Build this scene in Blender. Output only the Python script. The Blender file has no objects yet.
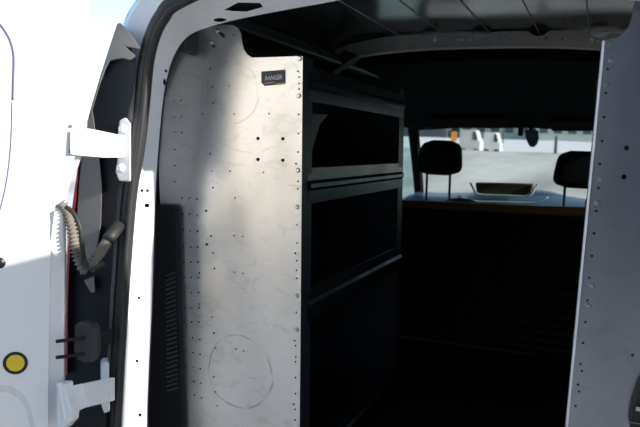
import bpy, bmesh, math, random
from mathutils import Vector, Matrix
from mathutils.geometry import tessellate_polygon as _tess, delaunay_2d_cdt
random.seed(7)
def tessellate_polygon(loops):
    """triangulate planar loops (first = outline, others = holes) with a constrained Delaunay mesh"""
    nrm = Vector((0, 0, 0)); l = [Vector(p) for p in loops[0]]
    for i, p in enumerate(l):
        q = l[(i+1) % len(l)]; nrm += Vector(((p.y-q.y)*(p.z+q.z), (p.z-q.z)*(p.x+q.x), (p.x-q.x)*(p.y+q.y)))
    nrm.normalize(); u = nrm.orthogonal().normalized(); w = nrm.cross(u)
    co, ed, k = [], [], 0
    for lp in loops:
        m = len(lp)
        co += [Vector((Vector(p).dot(u), Vector(p).dot(w))) for p in lp]; ed += [(k+i, k+(i+1) % m) for i in range(m)]; k += m
    vo, _, fo, ov, _, _ = delaunay_2d_cdt(co, ed, [], 0, 1e-7, True)
    if len(vo) == len(co) and all(len(o) == 1 for o in ov) and fo:
        def inside(p, poly):
            c = False
            for i in range(len(poly)):
                a, b = poly[i-1], poly[i]
                if (a.y > p.y) != (b.y > p.y) and p.x < (b.x-a.x)*(p.y-a.y)/(b.y-a.y)+a.x: c = not c
            return c
        L, k = [], 0
        for lp in loops: L.append(co[k:k+len(lp)]); k += len(lp)
        out = []
        for f in fo:
            t = [ov[i][0] for i in f]; c = (co[t[0]]+co[t[1]]+co[t[2]])/3
            if inside(c, L[0]) and not any(inside(c, h) for h in L[1:]): out.append(t)
        return out
    print('CDT fallback', len(co), len(vo), len(fo)); return _tess([[Vector(p) for p in lp] for lp in loops])
S = bpy.context.scene
COL = S.collection
F = 700.0
CAM = Vector((0, 0, 1.48))
# ---------------------------------------------------------------- camera axes (van axis = +Y, up = +Z)
_Y = Vector((280, 61, -700)).normalized()
_Z = Vector((.035, 1, (280*.035+61)/700)).normalized()
_X = _Y.cross(_Z)
def ray(px, py):
    v = Vector((px-320, 213.5-py, -F))
    return Vector((_X.dot(v), _Y.dot(v), _Z.dot(v)))
def P(px, py, X=None, Y=None, Z=None):
    d = ray(px, py)
    i, v = (0, X) if X is not None else ((1, Y) if Y is not None else (2, Z))
    return CAM + d*((v-CAM[i])/d[i])
def PP(px, py, p0, n):
    d = ray(px, py)
    return CAM + d*((p0-CAM).dot(n)/d.dot(n))
CX = -.38                                   # centre line of the van

# ---------------------------------------------------------------- materials
def mat(name, col, rough=.5, metal=0., noise=0., nscale=8., bump=0., bscale=20., stretch=(1,1,1), coat=0., spec=.5, ramp=None):
    m = bpy.data.materials.new(name); m.use_nodes = True
    nt = m.node_tree; b = nt.nodes['Principled BSDF']
    b.inputs['Base Color'].default_value = (*col, 1)
    b.inputs['Roughness'].default_value = rough
    b.inputs['Metallic'].default_value = metal
    b.inputs['Coat Weight'].default_value = coat
    b.inputs['Specular IOR Level'].default_value = spec
    tc = nt.nodes.new('ShaderNodeTexCoord'); mp = nt.nodes.new('ShaderNodeMapping')
    mp.inputs['Scale'].default_value = stretch
    nt.links.new(tc.outputs['Object'], mp.inputs['Vector'])
    if noise:
        n = nt.nodes.new('ShaderNodeTexNoise'); n.inputs['Scale'].default_value = nscale; n.inputs['Detail'].default_value = 5
        nt.links.new(mp.outputs[0], n.inputs['Vector'])
        mr = nt.nodes.new('ShaderNodeMapRange')
        mr.inputs['To Min'].default_value = 1-noise; mr.inputs['To Max'].default_value = 1+noise
        nt.links.new(n.outputs['Fac'], mr.inputs['Value'])
        mx = nt.nodes.new('ShaderNodeMix'); mx.data_type = 'RGBA'; mx.blend_type = 'MULTIPLY'
        mx.inputs['Factor'].default_value = 1; mx.inputs[6].default_value = (*col, 1)
        nt.links.new(mr.outputs[0], mx.inputs[7]); nt.links.new(mx.outputs[2], b.inputs['Base Color'])
    if bump:
        n = nt.nodes.new('ShaderNodeTexNoise'); n.inputs['Scale'].default_value = bscale; n.inputs['Detail'].default_value = 3
        nt.links.new(mp.outputs[0], n.inputs['Vector'])
        bp = nt.nodes.new('ShaderNodeBump'); bp.inputs['Strength'].default_value = bump; bp.inputs['Distance'].default_value = .01
        nt.links.new(n.outputs['Fac'], bp.inputs['Height']); nt.links.new(bp.outputs[0], b.inputs['Normal'])
    return m

def aluminium(name, col, rough, ring=None):
    """bare sheet aluminium: faint oil-canning, streaky scratches, smudges and (left panel) a rubbed ring"""
    m = bpy.data.materials.new(name); m.use_nodes = True
    nt = m.node_tree; N = nt.nodes; L = nt.links; b = N['Principled BSDF']
    b.inputs['Metallic'].default_value = .92
    g = N.new('ShaderNodeNewGeometry')
    def noise(scale, st, det=4, dist=0.):
        mp = N.new('ShaderNodeMapping'); mp.inputs['Scale'].default_value = st
        L.new(g.outputs['Position'], mp.inputs['Vector'])
        n = N.new('ShaderNodeTexNoise'); n.inputs['Scale'].default_value = scale; n.inputs['Detail'].default_value = det
        n.inputs['Distortion'].default_value = dist
        L.new(mp.outputs[0], n.inputs['Vector']); return n.outputs['Fac']
    def mrange(v, a, c, lo, hi):
        r = N.new('ShaderNodeMapRange'); r.inputs['From Min'].default_value = a; r.inputs['From Max'].default_value = c
        r.inputs['To Min'].default_value = lo; r.inputs['To Max'].default_value = hi
        L.new(v, r.inputs['Value']); return r.outputs[0]
    def math_(op, a, c):
        k = N.new('ShaderNodeMath'); k.operation = op
        for i, v in enumerate((a, c)):
            if isinstance(v, (int, float)): k.inputs[i].default_value = v
            else: L.new(v, k.inputs[i])
        return k.outputs[0]
    smudge = math_('MULTIPLY', mrange(noise(6, (1, 1, .8), 8), .42, .66, 1.0, .86), mrange(noise(19, (1, 1, 1.5), 6, 1.), .56, .68, 1.0, .89))
    scr = mrange(noise(26, (1, 1, 6), 3, .6), .67, .73, 1.0, .8)
    k = math_('MULTIPLY', smudge, scr)
    for ring in (ring or []):
        vs = N.new('ShaderNodeVectorMath'); vs.operation = 'SUBTRACT'; vs.inputs[1].default_value = ring[0]
        L.new(g.outputs['Position'], vs.inputs[0])
        vl = N.new('ShaderNodeVectorMath'); vl.operation = 'LENGTH'; L.new(vs.outputs[0], vl.inputs[0])
        wob = math_('ADD', vl.outputs['Value'], mrange(noise(14, (1,1,1), 2), 0, 1, -.012, .012))
        d = math_('ABSOLUTE', math_('SUBTRACT', wob, ring[1]), 0)
        line = mrange(d, .0008, .0035, 1, 0)
        patch = mrange(noise(16, (1, 1, 1), 3), .45, .6, .05, .42)
        k = math_('MULTIPLY', k, math_('SUBTRACT', 1, math_('MULTIPLY', math_('MULTIPLY', line, ring[2]), patch)))
    mx = N.new('ShaderNodeMix'); mx.data_type = 'RGBA'; mx.blend_type = 'MULTIPLY'; mx.inputs['Factor'].default_value = 1
    mx.inputs[6].default_value = (*col, 1); L.new(k, mx.inputs[7]); L.new(mx.outputs[2], b.inputs['Base Color'])
    b.inputs['Roughness'].default_value=rough
    bp = N.new('ShaderNodeBump'); bp.inputs['Strength'].default_value = .5; bp.inputs['Distance'].default_value = .03
    L.new(noise(3.2, (1.6, 1, .35), 1), bp.inputs['Height'])
    b2 = N.new('ShaderNodeBump'); b2.inputs['Strength'].default_value = .06; b2.inputs['Distance'].default_value = .003
    L.new(noise(60, (1, 1, .2), 3), b2.inputs['Height']); L.new(bp.outputs[0], b2.inputs['Normal'])
    L.new(b2.outputs[0], b.inputs['Normal'])
    return m

def glass(name, tint, gloss=.06, rough=.02):
    m = bpy.data.materials.new(name); m.use_nodes = True
    nt = m.node_tree; nt.nodes.clear()
    o = nt.nodes.new('ShaderNodeOutputMaterial'); t = nt.nodes.new('ShaderNodeBsdfTransparent')
    g = nt.nodes.new('ShaderNodeBsdfGlossy'); mx = nt.nodes.new('ShaderNodeMixShader')
    t.inputs['Color'].default_value = (*tint, 1); g.inputs['Roughness'].default_value = rough
    mx.inputs[0].default_value = gloss
    nt.links.new(t.outputs[0], mx.inputs[1]); nt.links.new(g.outputs[0], mx.inputs[2])
    nt.links.new(mx.outputs[0], o.inputs[0])
    return m

M = dict(
 white=mat('white_body_paint', (.80,.81,.82), .28, coat=.4, noise=.02),
 frame=mat('white_jamb_paint', (.74,.755,.77), .4, noise=.05, nscale=14),
 primer=mat('dark_interior_primer', (.03,.032,.034), .45, noise=.15, nscale=6),
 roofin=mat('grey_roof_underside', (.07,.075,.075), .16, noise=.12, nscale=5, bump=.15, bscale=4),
 bow=mat('roof_bow_paint', (.55,.53,.49), .4, noise=.2, nscale=25),
 shelfdark=mat('grey_shelf_metal', (.045,.052,.06), .45, metal=.6, noise=.2, nscale=12, stretch=(1,.4,1)),
 rubber=mat('black_rubber_seal', (.022,.022,.024), .55, noise=.2),
 dustrub=mat('dusty_rubber', (.10,.088,.08), .7, noise=.3, nscale=30, stretch=(1,1,.2)),
 plastic=mat('black_plastic', (.008,.0085,.01), .6, noise=.15, nscale=30, spec=.3),
 greyplastic=mat('grey_plastic', (.20,.195,.19), .45, noise=.1),
 navy=mat('navy_lamp_housing', (.005,.007,.013), .45, noise=.1, spec=.25),
 smoke=mat('smoked_lamp_lens', (.19,.18,.17), .22, noise=.12, nscale=9),
 red=mat('red_lamp_lens', (.36,.008,.02), .2, coat=.6, noise=.1),
 conduit=mat('dusty_corrugated_conduit', (.17,.15,.13), .75, noise=.2, nscale=40),
 darkhose=mat('dark_hose', (.02,.02,.018), .6, noise=.2),
 steel=mat('zinc_bolt', (.62,.6,.56), .25, metal=.9, noise=.1),
 yellow=mat('yellow_sticker', (.72,.56,.03), .5, noise=.06, nscale=60),
 black=mat('black_ink', (.012,.012,.016), .4, noise=.1),
 decal=mat('charcoal_decal', (.03,.032,.034), .35, noise=.15),
 letter=mat('silver_lettering', (.7,.7,.72), .4, noise=.05),
 decalyellow=mat('decal_yellow', (.45,.4,.08), .5, noise=.1),
 seatcloth=mat('black_seat_fabric', (.008,.008,.009), .95, noise=.3, nscale=90, bump=.3, bscale=200, spec=.05),
 dash=mat('blue_grey_dashboard', (.07,.115,.18), .28, noise=.15, nscale=20),
 rim=mat('pale_trim_rim', (.55,.57,.6), .3, noise=.05),
 tray=mat('brown_tray_lining', (.05,.035,.012), .8, noise=.3, nscale=40),
 wood=mat('tan_plywood_edge', (.30,.15,.05), .7, noise=.25, nscale=20, stretch=(.2,1,1)),
 headliner=mat('grey_headliner', (.007,.007,.0075), .95, noise=.1, nscale=60, spec=.1),
 floor=mat('black_rubber_floor', (.006,.006,.006), .9, noise=.3, spec=.2),
 snow=mat('trodden_snow', (.55,.54,.51), .8, noise=1.1, nscale=.3, stretch=(1,.3,1), bump=.6, bscale=1.5),
 snow2=mat('clean_snow', (.86,.87,.88), .7, noise=.05, nscale=.2),
 slush=mat('grey_slush', (.24,.245,.25), .6, noise=.25, nscale=1.2, bump=.5, bscale=3),
 wallg=mat('grey_green_cladding', (.40,.50,.47), .7, noise=.1, nscale=.3),
 walld=mat('dark_cladding', (.08,.085,.1), .6, noise=.1, nscale=.4),
 cream=mat('cream_render', (.80,.72,.60), .8, noise=.05, nscale=.5),
 pane=mat('dark_window_pane', (.05,.07,.08), .1, noise=.1),
 tyre=mat('tyre_rubber', (.02,.02,.02), .8, noise=.2),
 orange=mat('orange_sign_sheet', (.9,.38,.06), .5, noise=.05),
 pole=mat('dark_pole', (.05,.05,.055), .6, noise=.2),
 windshield=glass('windshield_glass', (.56,.58,.545)),
 sideglass=glass('side_window_glass', (.36,.48,.45)),
 twig=mat('bare_twig', (.09,.07,.06), .9, noise=.2),
)
M['alu'] = aluminium('bare_aluminium_left', (.80,.79,.77), .32, ring=[(P(240,372,Y=1.56), .094, 1.), (P(232,92,Y=1.56), .075, .45), (P(250,96,Y=1.56), .14, .3)])
M['alu_dimmed'] = aluminium('dimmed_aluminium_right', (.41,.42,.46), .27)  # same aluminium as the left, its dim reflection put into a darker colour

# ---------------------------------------------------------------- mesh helpers
def link(name, bm, m, parent=None, smooth=False, bevel=0, **props):
    me = bpy.data.meshes.new(name)
    bmesh.ops.recalc_face_normals(bm, faces=bm.faces)
    bm.to_mesh(me); bm.free()
    o = bpy.data.objects.new(name, me); COL.objects.link(o)
    for x in (m if isinstance(m, (list, tuple)) else [m]): me.materials.append(x)
    if smooth:
        me.shade_smooth()
        if smooth != 'all': me.set_sharp_from_angle(angle=math.radians(38))
    if bevel:
        md = o.modifiers.new('bevel', 'BEVEL'); md.width = bevel; md.segments = 2; md.limit_method = 'ANGLE'; md.angle_limit = math.radians(50)
    if parent is not None:
        o.parent = parent
        o.matrix_parent_inverse = parent_world(parent).inverted()
    for k, v in props.items(): o[k] = v
    return o
def parent_world(o):
    m = Matrix.Identity(4)
    chain = []
    while o: chain.append(o); o = o.parent
    for c in reversed(chain): m = m @ c.matrix_parent_inverse @ c.matrix_basis
    return m
def empty(name, loc, label, cat, group=None):
    o = bpy.data.objects.new(name, None); COL.objects.link(o); o.location = loc
    o.empty_display_size = .1
    o['label'] = label; o['category'] = cat
    if group: o['group'] = group
    return o
def B(): return bmesh.new()
def box(bm, lo, hi, mi=0, M4=None):
    vs = [Vector((x, y, z)) for x in (lo[0], hi[0]) for y in (lo[1], hi[1]) for z in (lo[2], hi[2])]
    if M4: vs = [M4 @ v for v in vs]
    v = [bm.verts.new(p) for p in vs]
    for f in ((0,1,3,2),(4,6,7,5),(0,4,5,1),(2,3,7,6),(0,2,6,4),(1,5,7,3)):
        bm.faces.new([v[i] for i in f]).material_index = mi
def spline(pts, n=6, closed=False):
    pts = [Vector(p) for p in pts]; out = []; m = len(pts)
    rng = range(m if closed else m-1)
    for i in rng:
        if closed: a, b, c, d = pts[i-1], pts[i], pts[(i+1) % m], pts[(i+2) % m]
        else: a, b, c, d = pts[max(i-1, 0)], pts[i], pts[i+1], pts[min(i+2, m-1)]
        for k in range(n):
            t = k/n
            out.append(.5*((2*b)+(c-a)*t+(2*a-5*b+4*c-d)*t*t+(3*b-a-3*c+d)*t**3))
    if not closed: out.append(pts[-1])
    return out
def tube(bm, pts, r, seg=8, closed=False, rfun=None, flat=1.0, cap=True, mi=0):
    pts = [Vector(p) for p in pts]; n = len(pts); rings = []
    up = None
    for i, p in enumerate(pts):
        if closed: t = pts[(i+1) % n]-pts[i-1]
        else: t = pts[min(i+1, n-1)]-pts[max(i-1, 0)]
        t.normalize()
        if up is None:
            up = t.cross(Vector((0, 1, 0)));
            if up.length < .1: up = t.cross(Vector((0, 0, 1)))
        up = (up-t*up.dot(t)).normalized(); w = t.cross(up)
        rr = rfun(i/max(1, n-1))*r if rfun else r
        rings.append([bm.verts.new(p+up*math.cos(a)*rr+w*math.sin(a)*rr*flat) for a in [2*math.pi*k/seg for k in range(seg)]])
    for i in range(n if closed else n-1):
        A, C = rings[i], rings[(i+1) % n]
        for k in range(seg):
            bm.faces.new((A[k], A[(k+1) % seg], C[(k+1) % seg], C[k])).material_index = mi
    if cap and not closed:
        bm.faces.new(rings[0]).material_index = mi; bm.faces.new(rings[-1]).material_index = mi
def circ(cx, cy, r, n=10, ry=None):
    ry = ry or r
    return [(cx+r*math.cos(2*math.pi*k/n), cy+ry*math.sin(2*math.pi*k/n)) for k in range(n)]
def plate(bm, loops, thick, mi=0):
    """loops: list of 3-D loops (first = outline, others = holes); thick: vector to the back face"""
    thick = Vector(thick)
    n3 = [[Vector(p) for p in l] for l in loops]
    tris = tessellate_polygon(n3)
    flat = [p for l in n3 for p in l]
    a = [bm.verts.new(p) for p in flat]; b = [bm.verts.new(p+thick) for p in flat]
    for t in tris:
        if len(set(t)) < 3: continue
        try:
            bm.faces.new([a[i] for i in t]).material_index = mi; bm.faces.new([b[i] for i in reversed(t)]).material_index = mi
        except ValueError: pass
    k = 0
    for l in n3:
        m = len(l)
        for i in range(m):
            try: bm.faces.new((a[k+i], a[k+(i+1) % m], b[k+(i+1) % m], b[k+i])).material_index = mi
            except ValueError: pass
        k += m
def loft(bm, loops, closed=True, mi=0, caps=False):
    R = [[bm.verts.new(Vector(p)) for p in l] for l in loops]; n = len(R[0])
    for i in range(len(R)-1):
        for k in range(n if closed else n-1):
            bm.faces.new((R[i][k], R[i][(k+1) % n], R[i+1][(k+1) % n], R[i+1][k])).material_index = mi
    if caps:
        bm.faces.new(R[0]).material_index = mi; bm.faces.new(R[-1]).material_index = mi
def disc(bm, c, n, r, t=.002, seg=14, dome=0.):
    """short cylinder centred on c, facing n"""
    n = Vector(n).normalized(); u = n.orthogonal().normalized(); w = n.cross(u); c = Vector(c)
    A = [bm.verts.new(c+(u*math.cos(a)+w*math.sin(a))*r) for a in [2*math.pi*k/seg for k in range(seg)]]
    A2 = [bm.verts.new(c+n*t+(u*math.cos(a)+w*math.sin(a))*r*(1-.45*(dome > 0))) for a in [2*math.pi*k/seg for k in range(seg)]]
    for k in range(seg): bm.faces.new((A[k], A[(k+1) % seg], A2[(k+1) % seg], A2[k]))
    bm.faces.new(A2); bm.faces.new(list(reversed(A)))
def L2(pts, Y, **k): return [P(x, y, Y=Y) for x, y in pts]

# ================================================================ THE VAN
van = empty('cargo_van', (CX, 3, 0), 'white cargo van seen through its open rear doors, standing on grey snow', 'van')

def mirror_ring(left_pts, sh=0.):
    """left_pts run bottom -> top on the left side; returns the closed ring, mirrored about the van's centre"""
    right = [Vector((2*(CX+sh)-p.x, p.y, p.z)) for p in reversed(left_pts)]
    return list(left_pts)+right
outer_half = [(-.80,.35),(-.805,.6),(-.80,.877),(-.795,1.069),(-.768,1.37),(-.725,1.54),(-.66,1.74),(-.61,1.81),(-.53,1.868),(-.40,1.892),(-.1,1.905)]
outer_half = [(a*1.05, z) for a, z in outer_half]
def outer_ring(Y, s=1., dz=0.):
    o = [Vector((CX+a*s, Y, z+(dz if z > 1.3 else 0))) for a, z in outer_half]
    return mirror_ring(spline(o[:], 4))
inner_half = [(-.705,.55),(-.71,.9),(-.705,1.1),(-.68,1.4),(-.645,1.6),(-.585,1.74),(-.53,1.82),(-.44,1.862),(-.3,1.874),(-.1,1.877)]
inner_half = [(a*1.055, z) for a, z in inner_half]
def inner_ring(Y, s=1.):
    return mirror_ring(spline([Vector((CX+a*s, Y, z)) for a, z in inner_half], 4))
# outer skin and inner skin of the load space
bm = B(); loft(bm, [outer_ring(y) for y in (1.40, 2.0, 2.6, 3.25)])
link('outer_skin', bm, M['white'], van, smooth=True)
bm = B(); loft(bm, [inner_ring(y)[:33] for y in (1.50, 2.4, 3.25)], closed=False); IR = len(inner_ring(1.5))
bm.free()
ring = inner_ring(1.5); n = len(ring)
side_n = 20     # first points of each half are wall, the rest roof
bm = B(); loft(bm, [[Vector((p.x, y, p.z)) for p in ring[:side_n+1]] for y in (1.5, 2.4, 3.25)], closed=False)
link('inner_side_panel', bm, M['primer'], van, smooth=True)
bm = B(); loft(bm, [[Vector((p.x, y, p.z)) for p in ring[n-side_n-1:]] for y in (1.5, 2.4, 3.25)], closed=False)
link('inner_side_panel', bm, M['primer'], van, smooth=True)
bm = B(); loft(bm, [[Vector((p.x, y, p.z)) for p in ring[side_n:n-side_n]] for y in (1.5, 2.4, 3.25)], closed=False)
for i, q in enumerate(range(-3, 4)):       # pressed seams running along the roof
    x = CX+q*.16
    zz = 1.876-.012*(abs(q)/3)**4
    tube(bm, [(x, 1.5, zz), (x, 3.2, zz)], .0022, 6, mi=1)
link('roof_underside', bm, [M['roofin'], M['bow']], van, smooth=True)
bm = B(); box(bm, (CX-.74, 1.46, .51), (CX+.74, 3.25, .55)); link('load_floor', bm, M['floor'], van)
# side roof rails
for s in (-1, 1):
    bm = B()
    box(bm, (CX+s*.54-.025, 1.5, 1.765), (CX+s*.54+.025, 3.2, 1.80))
    box(bm, (CX+s*.595-.012, 1.5, 1.69), (CX+s*.595+.012, 3.2, 1.75))
    link('roof_side_rail', bm, M['primer'], van, bevel=.008)
# roof bows with punched holes
def bow(Y, holes, lo=0., m=None):
    bm = B()
    def zb(r): return 1.824-.038*(abs(r)/.55)**2.6-lo
    def zt(r): return 1.872-.05*(abs(r)/.55)**4-lo-.017*sum(math.exp(-((r-c)/.026)**4) for c in (-.195,-.02,.165,.35))
    rs = [-.55+1.10*k/90 for k in range(91)]
    ol = [Vector((CX+r, Y, zb(r))) for r in rs]+[Vector((CX+r, Y, zt(r))) for r in reversed(rs)]
    hl = [[Vector((CX+x, Y, z)) for x, z in circ(r, zb(r)+h, rad, 8)] for r, h, rad in holes]
    plate(bm, [ol]+hl, (0, .004, 0))
    loft(bm, [[Vector((CX+r, Y-.003, zb(r)+.006)) for r in rs], [Vector((CX+r, Y+.002, zb(r)-.001)) for r in rs], [Vector((CX+r, Y+.05, zb(r)-.001)) for r in rs], [Vector((CX+r, Y+.055, zb(r)+.012)) for r in rs]], closed=False)
    return link('roof_bow', bm, m or M['bow'], van, smooth=True)
bow(2.45, [(-0.18, 0.028, 0.0072), (-0.1, 0.025, 0.0036), (-0.085, 0.025, 0.0036), (-0.06, 0.025, 0.0043), (0.04, 0.024, 0.0036), (0.08, 0.022, 0.0043), (0.19, 0.026, 0.0043), (0.24, 0.025, 0.0043), (0.265, 0.027, 0.0029), (0.275, 0.027, 0.0029), (0.295, 0.022, 0.0029), (0.33, 0.024, 0.0058), (0.35, 0.022, 0.0029), (-0.34, 0.02, 0.0043)])
for s in (-1, 1):                                # brackets tying the bow to the rail
    bm = B(); plate(bm, [[(CX+s*0.46, 2.44, 1.80), (CX+s*0.54, 2.44, 1.75), (CX+s*0.60, 2.44, 1.70), (CX+s*0.61, 2.44, 1.75), (CX+s*0.51, 2.44, 1.82)]], (0, .07, 0))
    link('bow_bracket', bm, M['primer'], van, bevel=.004)

def ang(p): return math.atan2(p.z-1.15, p.x-CX)
def resample(loop, N=120):
    outl = []
    for k in range(N):
        a = -math.pi+2*math.pi*(k+.5)/N
        d = Vector((math.cos(a), 0, math.sin(a))); o = Vector((CX, 0, 1.15)); best = None
        for i in range(len(loop)):
            p, q = loop[i], loop[(i+1) % len(loop)]
            ex, ez = q.x-p.x, q.z-p.z; den = d.x*ez-d.z*ex
            if abs(den) < 1e-9: continue
            t = ((p.x-o.x)*ez-(p.z-o.z)*ex)/den; u = ((p.x-o.x)*d.z-(p.z-o.z)*d.x)/den
            if t > 0 and -1e-6 <= u <= 1+1e-6 and (best is None or t > best[0]): best = (t, p.y+(q.y-p.y)*u)
        outl.append(Vector((o.x+d.x*best[0], best[1], o.z+d.z*best[0])))
    return outl
# rear aperture: painted frame band with its holes
inn = [(147,427),(152,300),(155,200),(159,140),(163,100),(167,78),(173,58),(184,40),(200,30),(235,20),(285,10),(340,0)]
out = [(119,427),(126,300),(135,200),(142,150),(147,100),(149,78),(152,56),(158,36),(169,18),(196,0)]
innp = [Vector((-1.006,1.45,.50)), Vector((-1.008,1.45,.6))]+[P(x, y, Y=1.44) for x, y in inn]+[Vector((CX,1.44,1.812))]
outp = [Vector((-1.06,1.375,.46)), Vector((-1.062,1.375,.6))]+[P(x, y, Y=1.375) for x, y in out]+[Vector((CX-.3,1.375,1.827)), Vector((CX,1.375,1.85))]
def ring_from(lp): 
    s = spline(lp, 5); return mirror_ring(s[:-1], .035)
inn_r, out_r = ring_from(innp), ring_from(outp)
fb = B()
holes = [circ(166,71,1.5), circ(164.5,82,1.4,10,3.4), circ(142,190.6,1.6), circ(147.5,190.6,1.6), circ(147,205.5,2.6,10,2.2), circ(139,298,1.5), circ(137,361,1.6), circ(140,415,1.8),
         circ(220,20,6.5,14,2), [(224,10),(238,2.5),(260,3),(263,7),(247,11.5),(232,11)]]
def seg_d(x, y, pl):
    best = 1e9
    for (ax, ay), (bx, by) in zip(pl, pl[1:]):
        L = (bx-ax)**2+(by-ay)**2; t = max(0, min(1, ((x-ax)*(bx-ax)+(y-ay)*(by-ay))/L)); best = min(best, math.hypot(x-ax-t*(bx-ax), y-ay-t*(by-ay)))
    return best
def band_pt(x, y):          # point on the sloping jamb surface between its outer and inner edge
    d1, d2 = seg_d(x, y, out+[(260,-12)]), seg_d(x, y, inn)
    return P(x, y, Y=1.375+.065*d1/(d1+d2))
hl = [[band_pt(x, y) for x, y in h] for h in holes]
def project_xz(loops):  # tessellate in XZ
    def sh(p):          # open the sloping band out flat
        k = 1-1.3*(p.y-1.375); return Vector((CX+(p.x-CX)*k, 1.15+(p.z-1.15)*k, 0))
    flatl = [[sh(p) for p in l] for l in loops]
    tris = tessellate_polygon(flatl); allp = [p for l in loops for p in l]
    v = [fb.verts.new(p) for p in allp]
    for t in tris:
        try: fb.faces.new([v[i] for i in t])
        except ValueError: pass
project_xz([out_r, inn_r]+hl)
loft(fb, [inn_r, [Vector((CX+(p.x-CX)*1.13, 1.55, 1.15+(p.z-1.15)*1.09)) for p in inn_r]])
link('rear_door_frame', fb, M['frame'], van, smooth=True)
# dark sheet added behind the frame, standing in for shade in the punched holes
bm = B()
inn_s = [Vector((CX+(p.x-CX)*1.02, 1.465, 1.15+(p.z-1.15)*1.015)) for p in inn_r]
big = [Vector((CX+(p.x-CX)*1.14, 1.470, 1.15+(p.z-1.15)*1.10)) for p in inn_r]
k_ = lambda p, a: Vector((CX+(p.x-CX)*a, p.y, 1.15+(p.z-1.15)*a))
tris_ = tessellate_polygon([[Vector((k_(p, 1-1.3*(p.y-1.375)).x, k_(p, 1-1.3*(p.y-1.375)).z, 0)) for p in l] for l in (out_r, inn_r)]); ap = [k_(p, 1.012)+Vector((0, .016, 0)) for p in out_r+inn_r]
vv = [bm.verts.new(p) for p in ap]
for t in tris_:
    try: bm.faces.new([vv[i] for i in t])
    except ValueError: pass
loft(bm, [inn_s, big])
link('hole_shade_sheet', bm, M['primer'], van, smooth=True)

# rear body face round the aperture
sealc = [(114.5,427),(121.5,300),(129,200),(137,150),(142.5,100),(144.5,78),(147,58),(152.5,36),(162,17),(180,0)]
sealp = [Vector((-1.06,1.36,.45)), Vector((-1.065,1.36,.6))]+[P(x, y, Y=1.36) for x, y in sealc]+[Vector((CX-.3,1.36,1.845)), Vector((CX,1.36,1.866))]
seal_r = ring_from(sealp)
bm = B()
ro = resample(outer_ring(1.40)); rs_ = resample(seal_r); rf = resample(out_r)
mid = [a.lerp(b, .3)+Vector((0, -.022, 0)) for a, b in zip(ro, rs_)]
loft(bm, [ro, mid, rs_, rf])
link('rear_body_face', bm, M['white'], van, smooth=True)
bm = B()
top = [p for p in outer_ring(1.40) if abs(p.x-CX) < .56 and p.z > 1.8]
loft(bm, [[Vector((p.x, 1.41, p.z+.002)) for p in top], [Vector((p.x, 1.30, p.z+.002)) for p in top], [Vector((p.x, 1.285, p.z-.008)) for p in top], [Vector((p.x, 1.30, p.z-.018)) for p in top], [Vector((p.x, 1.39, p.z-.022)) for p in top]], closed=False)
link('roof_rear_lip', bm, M['white'], van, smooth=True)
# weatherstrip: two lips
bm = B(); tube(bm, seal_r, .0185, 10, closed=True, flat=.9)
lip = [Vector((CX+(p.x-CX)*.982, p.y-.010, 1.15+(p.z-1.15)*.985)) for p in seal_r]
tube(bm, lip, .0085, 6, closed=True)
ws = link('weatherstrip', bm, M['rubber'], van, smooth='all')

# pillar vent trim (black, slatted)
bm = B()
vt = [(155,203),(159,205),(173,205),(176,210),(177.5,270),(180,340),(183,432),(146,432),(148,340),(151,270)]
plate(bm, [L2(vt, 1.540)], (0, .012, 0))
link('pillar_trim', bm, M['plastic'], van, bevel=.003)
bm = B()
for k in range(26):
    y = 274+k*4.6
    a = P(166.5+k*.02, y+2, Y=1.538); b = P(175+k*.12, y-1.5, Y=1.538)
    tube(bm, [a, b], .0032, 5)
pt = bpy.data.objects['pillar_trim']
link('vent_slats', bm, mat('slat_plastic', (.05,.052,.055), .45, noise=.1), pt, smooth=True)

# ---------------------------------------------------------------- tail light (left)
def poly(pts, Y, th, name, m, parent, bevel=.003):
    bm = B(); plate(bm, [L2(pts, Y)], (-.82*th, th, 0)); return link(name, bm, m, parent, bevel=bevel)
tl = poly([(117,24),(109,48),(100,76),(91,108),(81,150),(73,200),(67,260),(64,330),(64,392),(106,384),(110,300),(117,200),(124,130),(133,92),(136,60),(128,40)], 1.335, .07, 'tail_light', M['navy'], van)
poly([(117.5,23),(121,23),(131,34),(139,46),(140,49),(125.5,46.5),(136,56),(131,60),(122,58),(110,60.5),(106,68),(100,84),(94,104),(90,118),(88,118),(92,103),(99,80),(107,55)], 1.322, .02, 'lamp_top_cap', M['greyplastic'], tl, .002)
poly([(88,118),(92,108),(94,120),(97,143),(100,165),(102,188),(101,225),(98,243),(91,262),(85,274),(80,275),(77,250),(77,215),(79,180),(83,140)], 1.322, .02, 'smoked_lens', M['smoke'], tl, .002)
poly([(84,281),(94,277),(95,292),(91,293)], 1.322, .02, 'reflector', M['smoke'], tl, .001)
poly([(79,158),(80.5,158),(78,178),(76,200),(72.3,225),(69.5,260),(68,300),(67.3,376),(65.6,376),(66,300),(67,255),(69.8,225),(73.6,195)], 1.318, .02, 'red_lens', M['red'], tl, .002)
poly([(58,402),(80,404),(106,394),(107,404),(106,440),(104,480),(56,480)], 1.33, .08, 'bumper_corner', M['plastic'], van, .006)
# right-hand twin
t2 = bpy.data.objects.new('tail_light', tl.data.copy())
for v in t2.data.vertices: v.co.x = 2*CX-v.co.x
t2.data.flip_normals(); COL.objects.link(t2); t2.parent = van; t2.matrix_parent_inverse = tl.matrix_parent_inverse

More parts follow.
